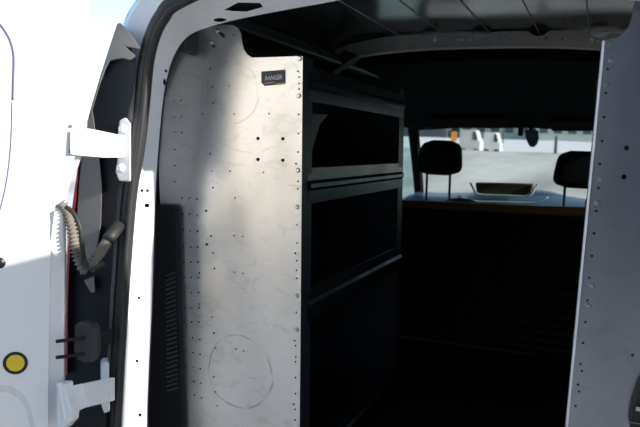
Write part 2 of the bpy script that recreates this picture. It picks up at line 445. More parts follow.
# ---------------------------------------------------------------- left rear door (open)
dn0 = Vector((-1.075, 1.235, 1.2))
da = math.radians(35)
du = Vector((-math.cos(da), -math.sin(da), 0)); dv = Vector((.10, 0, 1)).normalized(); dn = du.cross(dv).normalized()
if dn.dot(CAM-dn0) < 0: dn = -dn
def D(px, py, h=0.): return PP(px, py, dn0+dn*h, dn)
def DU(u, z, h=0.):
    p = dn0+du*u+dv*((z-1.2)/dv.z); return p+dn*h
ld = None
bm = B()
edge = [(90,-40),(88,20),(87,80),(86,125),(84,150),(80,160),(76,170),(71,180),(67,192),(65.5,210),(65,260),(64.5,320),(63,427),(62,520)]
ol = [D(*p) for p in edge]+[DU(.05,.5), DU(.60,.5), DU(.62,.8), DU(.62,1.3), DU(.56,1.72), DU(.45,1.85), DU(.1,1.86)]
plate(bm, [ol], -dn*.035)
ld = link('rear_door', bm, M['white'], van, bevel=.006, label='open left rear door with a yellow round sticker')
# inner pressing: raised skin with recessed window pressing and round boss
bm = B()
main = [(84,-40),(84,60),(82,120),(79,148),(72,163),(63,178),(55,205),(51,240),(49,300),(48,427),(47,520)]
mol = [D(x, y, .018) for x, y in main]+[DU(.12,.56,.018), DU(.56,.56,.018), DU(.585,.8,.018), DU(.585,1.3,.018), DU(.53,1.68,.018), DU(.42,1.82,.018), DU(.15,1.83,.018)]
arcA = spline([Vector((x, y, 0)) for x, y in [(-10,-34),(9,-14),(22,2),(34,14),(42,27),(45.5,42),(46,62),(45,78)]], 3)
arcB = spline([Vector((x, y, 0)) for x, y in [(-26,-14),(-8,2),(4,14),(14,25),(24,40),(32,54),(38,66),(44,80)]], 3)
wo = [D(p.x, p.y, .018) for p in arcA]+[D(p.x, p.y, .018) for p in reversed(arcB)]
bo = [D(x, y, .018) for x, y in [(-40,400),(-25,388),(-5,384),(12,386),(24,394),(32,408),(35,425),(33,450),(22,470),(0,480),(-25,475),(-40,450)]]
bi = [D(x, y, .006) for x, y in [(-34,404),(-22,395),(-5,391),(10,393),(20,400),(27,411),(30,426),(28,446),(19,462),(0,471),(-22,467),(-34,446)]]
bar_o = [mol, wo, bo]
fl = [[Vector((p.dot(du), p.dot(dv), 0)) for p in l] for l in bar_o]
tr = tessellate_polygon(fl); allp = [p for l in bar_o for p in l]; v = [bm.verts.new(p) for p in allp]
for t in tr:
    try: bm.faces.new([v[i] for i in t])
    except ValueError: pass
loft(bm, [[D(p.x, p.y, .018) for p in arcA], [D(p.x, p.y, .018-.016*min(1, (len(arcB)-1-i)/8)) for i, p in enumerate(arcB)], [D(p.x, p.y, .018) for p in arcB]], closed=False)
loft(bm, [bo, bi]); bm.faces.new([bm.verts.new(p) for p in bi])
loft(bm, [mol, [p-dn*.018 for p in mol]])
link('door_inner_panel', bm, M['white'], ld)
bm = B(); tube(bm, spline([D(x, y, .0185) for x, y in [(-6,18),(0,24),(6,32),(11,42),(14,56),(13.5,80),(13,100)]], 4), .0022, 6)
tube(bm, spline([D(x, y, .0185) for x, y in [(12,102),(11.5,130),(10,155),(6,185),(0,210)]], 4), .0013, 6)
link('window_bead', bm, mat('violet_fringe_bead', (.16,.12,.28), .4, noise=.1), ld, smooth='all')  # bead at the window edge; its violet is a lens colour fringe painted in
bm = B(); disc(bm, D(15.5,363,.0185), dn, .0262, .0012, 24)
st = link('round_sticker', bm, M['black'], ld)
bm = B(); disc(bm, D(15.5,363,.0200), dn, .0190, .0008, 24)
link('sticker_face', bm, M['yellow'], st)
bm = B(); disc(bm, D(-.5,263,.018), dn, .0125, .005, 20, dome=1); link('rubber_plug', bm, M['black'], ld, smooth=True)
bm = B(); disc(bm, D(72,152,.018), dn, .006, .006, 12, dome=1); link('door_screw', bm, M['greyplastic'], ld, smooth=True)
bm = B(); disc(bm, D(71,126,.018), dn, .004, .004, 12, dome=1); link('door_screw', bm, M['greyplastic'], ld, smooth=True)

# hinges
def strap(pts, th, name, m, par, bev=.003):
    bm = B(); plate(bm, [[P(x, y, Y=Y) for x, y, Y in pts]], th); return link(name, bm, m, par, bevel=bev)
h = strap([(70,130,1.20),(80,128,1.21),(100,132,1.255),(122,136.5,1.315),(121,157.5,1.315),(100,157.5,1.255),(70,155,1.20)], (.012,.016,0), 'hinge_strap', M['white'], van)
strap([(120,120,1.31),(126,117,1.31),(131,124,1.31),(131,182,1.31),(119,181,1.31),(116,172,1.31),(118,158,1.31),(118,136,1.31)], (-.037,.045,0), 'hinge_plate', M['white'], h, .004)
for x, y in ((123.5,129),(121.5,168)):
    bm = B(); disc(bm, P(x, y, Y=1.31), (0,-1,0), .0105, .011, 12, dome=1); link('hinge_bolt', bm, M['white'], h, smooth=True)
h2 = strap([(58,388,1.20),(74,385,1.22),(107,378,1.315),(107,402,1.315),(78,409,1.23),(68,414,1.21),(58,410,1.20)], (.012,.016,0), 'hinge_strap', M['white'], van)
strap([(101,366,1.31),(103,362,1.31),(109,362,1.31),(110,412,1.31),(104,414,1.31),(101,404,1.31)], (-.04,.045,0), 'hinge_plate', M['white'], h2, .004)
strap([(56,384,1.19),(64,384,1.19),(66,397,1.19),(71,412,1.19),(70,422,1.19),(63,430,1.19),(56,430,1.19)], (0,.03,0), 'hinge_knuckle', M['white'], h2, .004)
bm = B(); tube(bm, [P(60,382,Y=1.195), P(66,420,Y=1.195)], .008, 10); link('hinge_pin', bm, M['white'], h2, smooth=True)
# door check: rubber block on two rods
ck = strap([(74,325,1.25),(80,322,1.25),(90,323,1.25),(94,329,1.25),(95,352,1.25),(92,362,1.25),(84,364,1.25),(76,360,1.25),(73,350,1.25)], (0,.025,0), 'door_check', mat('check_rubber', (.03,.03,.034), .6, noise=.2), van, .006)
bm = B()
tube(bm, [P(56,341.5,Y=1.20), P(84,338,Y=1.25)], .0042, 8); link('check_rod', bm, M['plastic'], ck, smooth=True)
bm = B(); tube(bm, [P(56,357.5,Y=1.20), P(84,354,Y=1.25)], .0042, 8)
link('check_rod', bm, M['plastic'], ck, smooth=True)
strap([(90,333,1.27),(112,329,1.33),(112,344,1.33),(90,348,1.27)], (0,.012,0), 'check_arm', M['plastic'], ck, .003)

# wiring loom
def ribbed(pts, r, pitch, name, m, par, x0=0., x1=1.):
    sp = spline(pts, 40); L = [0]
    for a, b in zip(sp, sp[1:]): L.append(L[-1]+(b-a).length)
    tot = L[-1]; n = int(tot/pitch)*4; out = []; j = 0
    for k in range(n+1):
        s = tot*k/n
        while j < len(L)-2 and L[j+1] < s: j += 1
        t = (s-L[j])/max(1e-9, L[j+1]-L[j]); out.append(sp[j].lerp(sp[j+1], t))
    bm = B(); tube(bm, out, r, 10, rfun=lambda t: (1., 1.05, .68, .62)[int(round(t*n)) % 4])
    return link(name, bm, m, par, smooth='all')
c1 = ribbed([P(60,203,Y=1.21),P(67,212,Y=1.22),P(72,230,Y=1.22),P(76,250,Y=1.225),P(81,265,Y=1.23),P(88,270,Y=1.24)], .0125, .0085, 'wiring_conduit', M['conduit'], van)
ribbed([P(89,269,Y=1.24),P(96,258,Y=1.26),P(103,248,Y=1.29),P(108,240,Y=1.31)], .0125, .0085, 'conduit_sleeve', M['conduit'], c1)
bm = B(); tube(bm, spline([P(66,207,Y=1.19),P(74,214,Y=1.19),P(80,228,Y=1.19),P(82,245,Y=1.20),P(84,258,Y=1.22),P(88,268,Y=1.22),P(98,267,Y=1.22),P(104,263,Y=1.23)], 8), .0052, 8)
tube(bm, [P(108,240,Y=1.30),P(111,236,Y=1.31),P(119,225,Y=1.34)], .015, 10)
link('rubber_hose', bm, M['darkhose'], c1, smooth='all')

# ---------------------------------------------------------------- right rear door (open, beside the right corner)
RD_ANG = 90
rh = Vector((.43, 1.33, 0))
ra = math.radians(RD_ANG)          # angle swung from closed (closed = pointing to -X)
ru = Vector((-math.cos(ra), -math.sin(ra), 0)); rn = Vector((-ru.y, ru.x, 0))
def RU(u, z, h=0): return rh+ru*u+Vector((0, 0, z))+rn*h
bm = B()
ro_ = [RU(.06,.5), RU(.62,.5), RU(.62,1.3), RU(.62,1.66), RU(.58,1.78), RU(.50,1.83), RU(.12,1.80), RU(.06,1.6)]
rw_ = [RU(.12,1.22), RU(.54,1.22), RU(.55,1.55), RU(.50,1.72), RU(.18,1.70), RU(.13,1.5)]
plate(bm, [ro_], rn*.04)
rd = link('rear_door', bm, M['white'], van, bevel=.006, label='open right rear door')
bm = B(); plate(bm, [[p+rn*.04 for p in rw_]], rn*.012); link('door_inner_panel', bm, M['white'], rd)

# ---------------------------------------------------------------- cab
# roof over cab, headliner
def cab_loop(Y, hw, zt, ze):
    hw *= 1.055
    return [Vector((CX-hw, Y, ze)), Vector((CX-hw*.93, Y, ze+(zt-ze)*.55)), Vector((CX-hw*.75, Y, ze+(zt-ze)*.85)), Vector((CX-hw*.35, Y, zt-.008)), Vector((CX, Y, zt)), Vector((CX+hw*.35, Y, zt-.008)), Vector((CX+hw*.75, Y, ze+(zt-ze)*.85)), Vector((CX+hw*.93, Y, ze+(zt-ze)*.55)), Vector((CX+hw, Y, ze))]
bm = B(); loft(bm, [cab_loop(3.25,.70,1.895,1.66), cab_loop(3.6,.69,1.88,1.655), cab_loop(3.95,.67,1.80,1.63), cab_loop(4.18,.65,1.70,1.60)], closed=False)
link('cab_roof', bm, M['white'], van, smooth=True)
bm = B(); loft(bm, [cab_loop(2.64,.60,1.803,1.70), cab_loop(3.0,.64,1.79,1.64), cab_loop(3.5,.65,1.76,1.60), cab_loop(3.9,.63,1.69,1.585), cab_loop(4.17,.61,1.605,1.575)], closed=False)
loft(bm, [cab_loop(2.64,.60,1.803,1.70), cab_loop(2.64,.60,1.86,1.72)], closed=False)
link('headliner', bm, M['headliner'], van, smooth=True)
bm = B(); plate(bm, [[(CX-.64,4.16,1.575),(CX-.35,4.165,1.60),(CX,4.17,1.61),(CX+.35,4.165,1.60),(CX+.64,4.16,1.575),(CX+.66,4.2,1.61),(CX,4.2,1.70),(CX-.66,4.2,1.61)]], (0,.01,0)); link('windshield_header', bm, M['headliner'], van)
# windshield (curved glass)
bm = B()
def ws_pt(u, v):     # u -1..1, v 0..1 (bottom->top)
    hw = .775+(.655-.775)*v; y = 5.0+(4.18-5.0)*v; z = 1.10+(1.66-1.10)*v
    return Vector((CX+hw*u, y-.14*u*u, z-.03*u*u*v))
loft(bm, [[ws_pt(-1+k/8, v) for k in range(17)] for v in [j/6 for j in range(7)]], closed=False)
link('windshield', bm, M['windshield'], van, smooth='all')
for s in (-1, 1):
    bm = B()
    tube(bm, [ws_pt(s, 0)+Vector((0,0,-.05)), ws_pt(s, .5), ws_pt(s, 1)+Vector((0,0,.01))], .035, 8)
    link('front_pillar', bm, M['headliner'], van, smooth=True)
    # cab door: lower skin with side window above it
    x = CX+s*.815
    bm = B(); plate(bm, [[(x,3.25,.40),(x,4.75,.40),(x-s*.01,4.80,1.05),(x-s*.02,4.78,1.14),(x-s*.02,3.25,1.17)]], (-s*.06,0,0)); link('cab_door', bm, M['white'], van, bevel=.01)
    bm = B(); loft(bm, [[(x-s*.03,3.36,1.165),(x-s*.03,4.74,1.14)], [(CX+s*.71,3.36,1.62),(CX+s*.70,4.15,1.60)]], closed=False)
    link('side_window', bm, M['sideglass'], van)
    bm = B(); plate(bm, [[(x-s*.02,3.25,1.15),(x-s*.02,3.38,1.15),(CX+s*.705,3.38,1.64),(CX+s*.715,3.25,1.66)]], (-s*.05,0,0)); link('door_pillar', bm, M['headliner'], van)
# bonnet and nose
bm = B()
loft(bm, [[(CX-.74,4.6,.35),(CX-.76,4.6,1.10),(CX-.5,4.95,1.13),(CX,5.0,1.14),(CX+.5,4.95,1.13),(CX+.76,4.6,1.10),(CX+.74,4.6,.35)],
          [(CX-.78,5.1,.35),(CX-.77,5.1,.98),(CX-.5,5.2,1.04),(CX,5.25,1.05),(CX+.5,5.2,1.04),(CX+.77,5.1,.98),(CX+.78,5.1,.35)],
          [(CX-.70,5.55,.35),(CX-.68,5.55,.75),(CX-.5,5.62,.82),(CX,5.7,.84),(CX+.5,5.62,.82),(CX+.68,5.55,.75),(CX+.70,5.55,.35)]], closed=False)
link('bonnet', bm, M['white'], van, smooth=True)
bm = B(); box(bm, (CX-.76,3.25,.40),(CX+.76,5.3,.50)); link('cab_floor', bm, M['floor'], van)
# wheels
for s in (-1, 1):
    for y in (1.95, 4.75):
        bm = B()
        prof = [(.10,.0),(.20,.0),(.30,.02),(.315,.05),(.315,.15),(.30,.18),(.20,.19)]
        x = CX+s*.83
        loft(bm, [[Vector((x-s*.0-s*d, y+r*math.cos(a), .315+r*math.sin(a))) for a in [2*math.pi*k/28 for k in range(28)]] for r, d in prof], caps=True)
        w = link('wheel', bm, M['tyre'], van, smooth=True)
        bm = B(); loft(bm, [[Vector((x+s*d, y+r*math.cos(a), .315+r*math.sin(a))) for a in [2*math.pi*k/28 for k in range(28)]] for r, d in [(.20,-.01),(.19,.006),(.1,.012),(.03,.02)]], caps=True)
        link('wheel_cover', bm, M['rim'], w, smooth=True)
# dashboard with tray
bm = B()
def dprof(x, hump):   # section points (y,z)
    return [(4.10,.85),(4.12,1.06),(4.16,1.13+hump*.3),(4.26,1.165+hump*.6),(4.42,1.175+hump),(4.6,1.175+hump*.8),(4.95,1.12)]
xs = [-.72,-.5,-.36,-.29,-.24,-.1,.0,.06,.12,.22,.32,.5,.72]
hs = [.0,.005,.02,.05,.062,.062,.062,.062,.055,.03,.02,.018,.015]
loops = [[Vector((CX+x, y, z)) for y, z in dprof(x, hh)] for x, hh in zip(xs, hs)]
loft(bm, [spline(l, 4) for l in loops], closed=False)
dash = link('dashboard', bm, M['dash'], van, smooth=True)
tw = [(473,184),(476,192),(482,195),(505,196),(525,197),(531,195),(535,187),(533,184),(505,182),(480,181)]
bm = B(); plate(bm, [L2([(475.5,183),(476.5,191),(480,193.6),(505,194.6),(526,195.2),(530.5,192.8),(532,184.5),(505,183.6)], 4.105)], (0,.12,.0))
tr_ = link('dash_tray', bm, M['tray'], dash)
bm = B(); tube(bm, spline([P(x, y, Y=4.10) for x, y in [(470,182.5),(472.5,187),(475,192),(481,194.6),(505,195.6),(526,196.2),(532,193.5),(534.5,188),(538,184)]], 4), .0055, 8)
link('tray_rim', bm, M['rim'], tr_, smooth='all')
bm = B(); tube(bm, spline([P(x, y, Y=4.10) for x, y in [(458,196),(470,200),(478,201.5),(505,202),(530,202.8),(540,201),(548,197)]], 3), .0055, 6)
link('dash_trim_strip', bm, M['rim'], dash, smooth='all')
# steering wheel
bm = B(); cw = Vector((CX-.34, 3.98, 1.02)); tl_ = math.radians(28)
tube(bm, [cw+Vector((.18*math.cos(a), .18*math.sin(a)*math.sin(tl_), .18*math.sin(a)*math.cos(tl_))) for a in [2*math.pi*k/32 for k in range(32)]], .014, 8, closed=True)
tube(bm, [cw+Vector((-.18,0,0)), cw, cw+Vector((.18,0,0))], .016, 8); tube(bm, [cw, cw+Vector((0,.16,-.05))], .03, 8)
link('steering_wheel', bm, M['plastic'], dash, smooth='all')
# mirror and camera at the windshield top
bm = B()
mp = [P(x, y, Y=4.08) for x, y in [(525,130),(538,130),(539,138),(537,144),(534,147),(530,147),(527,142),(525,136)]]
plate(bm, [mp], (0,.03,0)); rm = link('rear_view_mirror', bm, M['dash'], van, bevel=.006)
bm = B(); tube(bm, [P(531,133,Y=4.10), P(530,124,Y=4.17)], .01, 8); link('mirror_stem', bm, M['plastic'], rm, smooth=True)
bm = B(); c = P(520.5,133.5,Y=4.14); box(bm, c-Vector((.014,.01,.014)), c+Vector((.014,.02,.05))); link('windshield_sensor', bm, M['plastic'], van, bevel=.003)
for xa, xb in ((-.56,-.10),(.12,.56)):
    bm = B(); plate(bm, [[(CX+xa,4.12,1.605),(CX+xb,4.12,1.615),(CX+xb,3.97,1.66),(CX+xa,3.97,1.65)]], (0,.003,-.016)); link('sun_visor', bm, M['headliner'], van, bevel=.006)

# ================================================================ SEATS
def seat(cx, hc, label):
    s = empty('car_seat', (cx, 3.7, .50), label, 'seat')
    bm = B()
    secs = []
    for z, hw, y, t in ((.72,.22,3.62,.07),(.85,.235,3.64,.075),(1.0,.235,3.665,.07),(1.10,.215,3.69,.06),(1.16,.17,3.705,.045),(1.175,.10,3.71,.02)):
        secs.append([Vector((cx+hw*math.copysign(abs(math.cos(a))**.6, math.cos(a)), y+.05+t*math.copysign(abs(math.sin(a))**.7, math.sin(a)), z)) for a in [2*math.pi*k/24 for k in range(24)]])
    loft(bm, secs, caps=True); link('backrest', bm, M['seatcloth'], s, smooth='all')
    bm = B(); box(bm, (cx-.24,3.70,.62),(cx+.24,4.12,.76)); link('seat_cushion', bm, M['seatcloth'], s, bevel=.04)
    bm = B(); box(bm, (cx-.2,3.74,.50),(cx+.2,4.05,.62)); link('seat_base', bm, M['plastic'], s, bevel=.01)
    bm = B()
    secs = []
    for k in range(13):
        t = -1+2*k/12; sc = (1-abs(t)**5)**.35 if abs(t) < 1 else .25
        z = hc.z+.092*t
        secs.append([Vector((hc.x+(.117-.012*t)*max(sc,.45)*math.copysign(abs(math.cos(a))**.45, math.cos(a)), hc.y+.03*t+.052*max(sc,.4)*math.copysign(abs(math.sin(a))**.7, math.sin(a)), z)) for a in [2*math.pi*q/28 for q in range(28)]])
    loft(bm, secs, caps=True); hr = link('headrest', bm, M['seatcloth'], s, smooth='all')
    for q in (-1, 1):
        bm = B(); tube(bm, [(hc.x+q*.062, hc.y-.02, hc.z-.05), (hc.x+q*.062, hc.y+.0, 1.14)], .0065, 8); link('headrest_post', bm, M['plastic'], hr, smooth=True)
    return s
h1 = P(440,157.5,Y=3.72); h2_ = P(579.5,169.5,Y=3.72)
seat(h1.x, h1, 'black left-hand front seat, headrest clear of the right shelf panel')
seat(h2_.x, h2_, 'black right-hand front seat, headrest partly behind the right shelf panel')

# ================================================================ PARTITION
pa = empty('cargo_partition', (CX, 3.28, .55), 'low black ribbed partition with a tan top rail behind the seats', 'partition')
bm = B()
n = 34; lp = []
for k in range(n+1):
    z = .55+.64*k/n; lp.append([Vector((CX-.67, 3.30-(.008 if k % 2 else 0), z)), Vector((CX+.67, 3.30-(.008 if k % 2 else 0), z))])
loft(bm, lp, closed=False); loft(bm, [[(CX-.67,3.325,.55),(CX+.67,3.325,.55)],[(CX-.67,3.325,1.19),(CX+.67,3.325,1.19)]], closed=False)
link('ribbed_panel', bm, M['plastic'], pa)
bm = B(); plate(bm, [[P(396,200,Y=3.27),P(470,203,Y=3.27),P(540,206.5,Y=3.27),P(610,208.5,Y=3.27),P(640,209.5,Y=3.27),P(640,217,Y=3.27),P(610,216,Y=3.27),P(540,214.5,Y=3.27),P(470,211,Y=3.27),P(396,207,Y=3.27)]], (0,.05,0)); link('top_rail', bm, M['wood'], pa, bevel=.004)

# ================================================================ SHELVING UNITS
left_outline = [(299.4,470),(299.6,427),(300.8,300),(301.6,180),(302.6,56),(262,57.4),(252,57.6),(247,54.5),(243.5,49),(242,42),(241,34),(238,28),(232,25),(222,24.5),(205,27),(190,34),(176,48),(166,66),(160,90),(157,130),(160,200),(172,300),(180,427),(183,470)]
Lh = []
for x, y in [(210,69),(212,87),(229,86),(213,103),(181,100.5),(174,100.5),(202,114),(234,114),(269,113.6),(298.6,114.5),(181,117),(174,117),(233.5,34.5),(298,71.4),(299,77),(299,83.5),(299,89),
 (174,132),(181.5,132.6),(174.6,149.5),(174.6,165.6),(174.6,181.7),(182,198.3),(189.5,198),(197,199),(210,153.7),(211.8,171),(230,171),(263.5,172.4),(213,187.6),(235,198),
 (182.6,214),(189.5,214.4),(197,215.3),(183,230),(190,230.7),(197.5,231.3),(211,236),(234,235.5),(242.7,236.4),(298.3,133.5),(298,152),(296,163.8),(298,181.4),(297.7,188.8),(297,225),
 (213,253),(214.4,268.5),(199.3,273),(199.6,304),(212,317),(214,333),(234.4,272.3),(243,273.5),(297,243),(295.3,253.3),(296.8,260.7),(296.5,270.3),(296.8,278.3),(296.2,312.5),(294.5,340.7),
 (185,336.5),(192.4,338),(199.8,339.6),(186,350.6),(193,352.7),(200,354.4),(186.4,365.4),(193.2,367.2),(200,368.7),(193.8,381.2),(200.7,383.2),(194.4,395),(201.3,398),(215.5,348),(213.7,377),(215.5,392),(217,406),(235.7,349),(243.4,351),
 (295.4,345.8),(295.7,356.8),(295.4,361.9),(295.4,377.6),(295.4,393.6),(293.6,404.3),(295,409.4),(295,420)]+[(cx_+dy*.012, yy) for cx_ in (183.5,190.7,197.8) for yy, dy in ((247,0),(262,15),(277.5,30),(292.5,45),(308,60),(322,75))]:
    Lh.append((x, y, 1.0 if 215 > x > 190 or x > 290 else .9))
Lh += [(206,210.8,1.35),(206.7,244.4,1.4),(257.9,138.5,1.8),(282.8,138.8,1.8),(257.9,159.4,1.8),(282.8,160.2,1.8)]
Lb = [(300,58.6),(299,96),(298,170.4),(297,207),(297,295.8),(296.8,329.7)]
# keep clear spacing between holes
keep = []
for a in Lh:
    if all((a[0]-b[0])**2+(a[1]-b[1])**2 > (a[2]+b[2]+.4)**2 for b in keep): keep.append(a)
Lh = keep
def end_panel(outline, holes, Y, m, parent, flange_x, ztop, zbot):
    bm = B()
    plate(bm, [L2(outline, Y)]+[L2(circ(x, y, r, 8), Y) for x, y, r in holes], (0,.0025,0))
    return link('end_panel', bm, m, parent)
su = empty('shelving_unit', (-.83, 2.05, .55), 'left-hand metal shelving unit with a bright bare aluminium end panel and small dark decal', 'shelving', 'van shelving units')
ep = end_panel(left_outline, Lh, 1.56, M['alu'], su, -.66, 1.68, .6)
for x, y in Lb:
    bm = B(); disc(bm, P(x, y, Y=1.56), (0,-1,0), .0062, .004, 12, dome=1); link('bolt', bm, M['steel'], ep, smooth=True)
# carriage bolts in the slotted corner
for (x, y), (x2, y2) in (((217,31),(224,36.5)),((210.5,43),(213,47))):
    bm = B(); disc(bm, P(x, y, Y=1.56), (0,-1,0), .0075, .005, 14, dome=1); link('bolt', bm, M['steel'], ep, smooth=True)
    bm = B(); tube(bm, [P(x+3, y+2, Y=1.558), P(x2, y2, Y=1.556)], .004, 8); link('slot', bm, M['pole'], ep, smooth=True)
# near post (inward flange) and far panel
fx_t, fx_b = P(302.5,56,Y=1.56), P(299.4,470,Y=1.56)
def xs_at(z): return fx_b.x+(fx_t.x-fx_b.x)*(z-fx_b.z)/(fx_t.z-fx_b.z)
FL = M['shelfdark']
def flange(Y0, Y1, side, xf, par, ztop=1.682, zb=.56, nm='upright_flange'):
    bm = B()
    A = [(xf(zb), Y0, zb), (xf(ztop), Y0, ztop), (xf(ztop), Y1, ztop), (xf(zb), Y1, zb)]
    plate(bm, [A], (-side*.003, 0, 0)); return link(nm, bm, FL, par)
flange(1.563, 1.625, 1, xs_at, su); flange(2.44, 2.50, 1, xs_at, su)
bm = B()
zt, zb = 1.665, .56
plate(bm, [[(xs_at(zb),2.5,zb),(xs_at(zt),2.5,zt),(-.90,2.5,zt),(-1.0,2.5,1.55),(-1.10,2.5,1.2),(-1.10,2.5,zb)]], (0,.003,0)); fp = link('far_panel', bm, FL, su)
for y in (145,158):
    bm = B(); disc(bm, P(401,y,Y=2.498), (0,-1,0), .006, .004, 10, dome=1); link('bolt', bm, M['steel'], fp, smooth=True)
def shelf(z_top_near, z_bot_near, par, side, xf, Y0=1.60, Y1=2.49, depth=.36, fold=True):
    """tray with an upright front lip facing the aisle, a rolled fold half-way up and a back lip"""
    bm = B(); zt_, zb_ = z_top_near, z_bot_near; x0, x1 = xf(zt_), xf(zb_)
    s = side; zm = (zt_+zb_)/2
    prof = [(x0-s*.008, zt_-.006), (x0-s*.004, zt_), (x0, zt_-.003), (x0+s*.001, zm+.012), (x0+s*.009, zm+.004), (x0+s*.009, zm-.006), (x1+s*.001, zm-.014), (x1, zb_), (x1-s*.012, zb_), (x1-s*.012, zb_+.006), (x1-s*depth, zb_+.006), (x1-s*depth, zb_+.06)]
    loft(bm, [[Vector((x, y, z)) for x, z in prof] for y in (Y0, Y1)], closed=False)
    return link('shelf', bm, M['shelfm'], par, bevel=0)
M['shelfm'] = aluminium('dull_shelf_metal', (.10,.11,.12), .3)
def zof(px, py, X=-.655): return P(px, py, X=X).z
SH = [(zof(330,70),zof(330,103.7)), (zof(330,166.3),zof(330,201)), (zof(330,279),zof(330,311)), (.66,.60)]
print('shelves', SH)
for a, b in SH: shelf(a, b, su, 1, xs_at)
# decal with lettering
bm = B(); plate(bm, [L2([(261.3,71.5),(285.2,69.6),(285.2,83.6),(264.5,86),(261.2,82.5)], 1.5585)], (0,.001,0)); dc = link('maker_decal', bm, M['decal'], ep, label='dark decal with silver lettering')
bm = B(); plate(bm, [L2([(275.5,83.2),(284.8,82.4),(284.8,83.8),(275.5,85)], 1.557)], (0,.001,0)); link('decal_stripe', bm, M['decalyellow'], dc)
bm = B(); plate(bm, [L2([(264.5,82.5),(275,81.5),(275,83),(264.5,84.5)], 1.557)], (0,.001,0)); link('decal_stripe', bm, M['smoke'], dc)
bm = B(); tube(bm, spline([P(x, y, Y=1.557) for x, y in [(266,75.5),(270,73.6),(276,73),(281,74.5),(283,77.5)]], 4), .0006, 5); link('decal_arc', bm, M['smoke'], dc)
def text(body, size, origin, right, up, name, m, par, shear=.25, sx=1.):
    cu = bpy.data.curves.new(name, 'FONT'); cu.body = body; cu.size = size; cu.extrude = .0004; cu.shear = shear; cu.align_x = 'CENTER'; cu.align_y = 'CENTER'; cu.offset = size*.02
    tmp = bpy.data.objects.new(name+'_tmp', cu); COL.objects.link(tmp); bpy.context.view_layer.update()
    me = bpy.data.meshes.new_from_object(tmp.evaluated_get(bpy.context.evaluated_depsgraph_get()))
    bpy.data.objects.remove(tmp)
    right = right.normalized(); nrm = right.cross(up).normalized(); up = nrm.cross(right)
    T = Matrix(((right.x*sx, up.x, nrm.x, origin.x), (right.y*sx, up.y, nrm.y, origin.y), (right.z*sx, up.z, nrm.z, origin.z), (0,0,0,1)))
    me.transform(T); me.materials.clear(); me.materials.append(m)
    o = bpy.data.objects.new(name, me); COL.objects.link(o); o.parent = par; o.matrix_parent_inverse = parent_world(par).inverted(); return o
# right-hand unit
su2 = empty('shelving_unit', (.16, 2.0, .55), 'right-hand shelving unit with an aluminium end panel coloured darker for its dim reflection, cut by the photo edge', 'shelving', 'van shelving units')
YR = 1.52
ro2 = [(563.5,470),(568,427),(576,343),(585.5,250),(593,170),(604.6,40.5),(609,39.6),(616,37.6),(623,33.5),(628.5,27),(631.5,18),(633,8),(636,-2),(645,-10),(668,-14)]
ro2w = L2(ro2, YR)+[Vector((.20,YR,1.70)), Vector((.25,YR,1.5)), Vector((.27,YR,1.2)), Vector((.27,YR,.80))]
Rh = [(607.5,69,1.3),(606,93,1.4),(604,117,1.4),(602,141,1.3),(600,164,1.3),(598.5,188,1.4),(626.5,148,2.7),(624,177,2.7),(596.2,211,1.4),(594,233.5,1.5),(592,256,1.5),(589.3,278,1.2),(587.5,300.5,1.2),(585.3,322,1.3),(583,343,1.3),(580.5,364,1.2),(582,371,1.2),(578,384.5,1.2),(579,391.5,1.2),(575.6,406,1.2),(632.5,355,1.5)]
bm = B(); plate(bm, [ro2w]+[L2(circ(x, y, r, 10), YR) for x, y, r in Rh], (0,.0025,0)); ep2 = link('end_panel', bm, M['alu_dimmed'], su2)
for x, y in [(610,44),(611.2,60),(606.8,84),(600.8,180),(597.3,203),(592,286),(588.4,306)]:
    bm = B(); disc(bm, P(x, y, Y=YR), (0,-1,0), .0062, .004, 12, dome=1); link('bolt', bm, M['steel'], ep2, smooth=True)
gt, gb = P(604.6,40.5,Y=YR), P(563.5,470,Y=YR)
def xr_at(z): return gb.x+(gt.x-gb.x)*(z-gb.z)/(gt.z-gb.z)
bm = B(); loft(bm, [[(xr_at(z)+.0005,YR-.0005,z) for z in (.70, gt.z)], [(xr_at(z)-.0035,YR+.001,z) for z in (.70, gt.z)], [(xr_at(z)-.005,YR+.010,z) for z in (.70, gt.z)], [(xr_at(z)-.001,YR+.012,z) for z in (.70, gt.z)]], closed=False); link('panel_edge', bm, mat('bright_sheared_edge', (.85,.86,.88), .5, metal=.5, noise=.05), su2)
bm = B(); plate(bm, [[(xr_at(.58)-.006,YR+.012,.58),(xr_at(1.69)-.006,YR+.012,1.69),(xr_at(1.69)-.006,YR+.07,1.69),(xr_at(.58)-.006,YR+.07,.58)]], (.004,0,0)); link('upright_flange', bm, FL, su2)
bm = B(); plate(bm, [[(xr_at(.58)-.006,2.44,.58),(xr_at(1.66)-.006,2.44,1.66),(xr_at(1.66)-.006,2.50,1.66),(xr_at(.58)-.006,2.50,.58)]], (.004,0,0)); link('upright_flange', bm, FL, su2)
bm = B(); plate(bm, [[(xr_at(.58),2.5,.58),(xr_at(1.66),2.5,1.66),(.06,2.5,1.66),(.16,2.5,1.55),(.25,2.5,1.2),(.25,2.5,.58)]], (0,.003,0)); link('far_panel', bm, FL, su2)
for a, b in SH: shelf(a, b, su2, -1, xr_at, Y0=1.56, depth=.25)
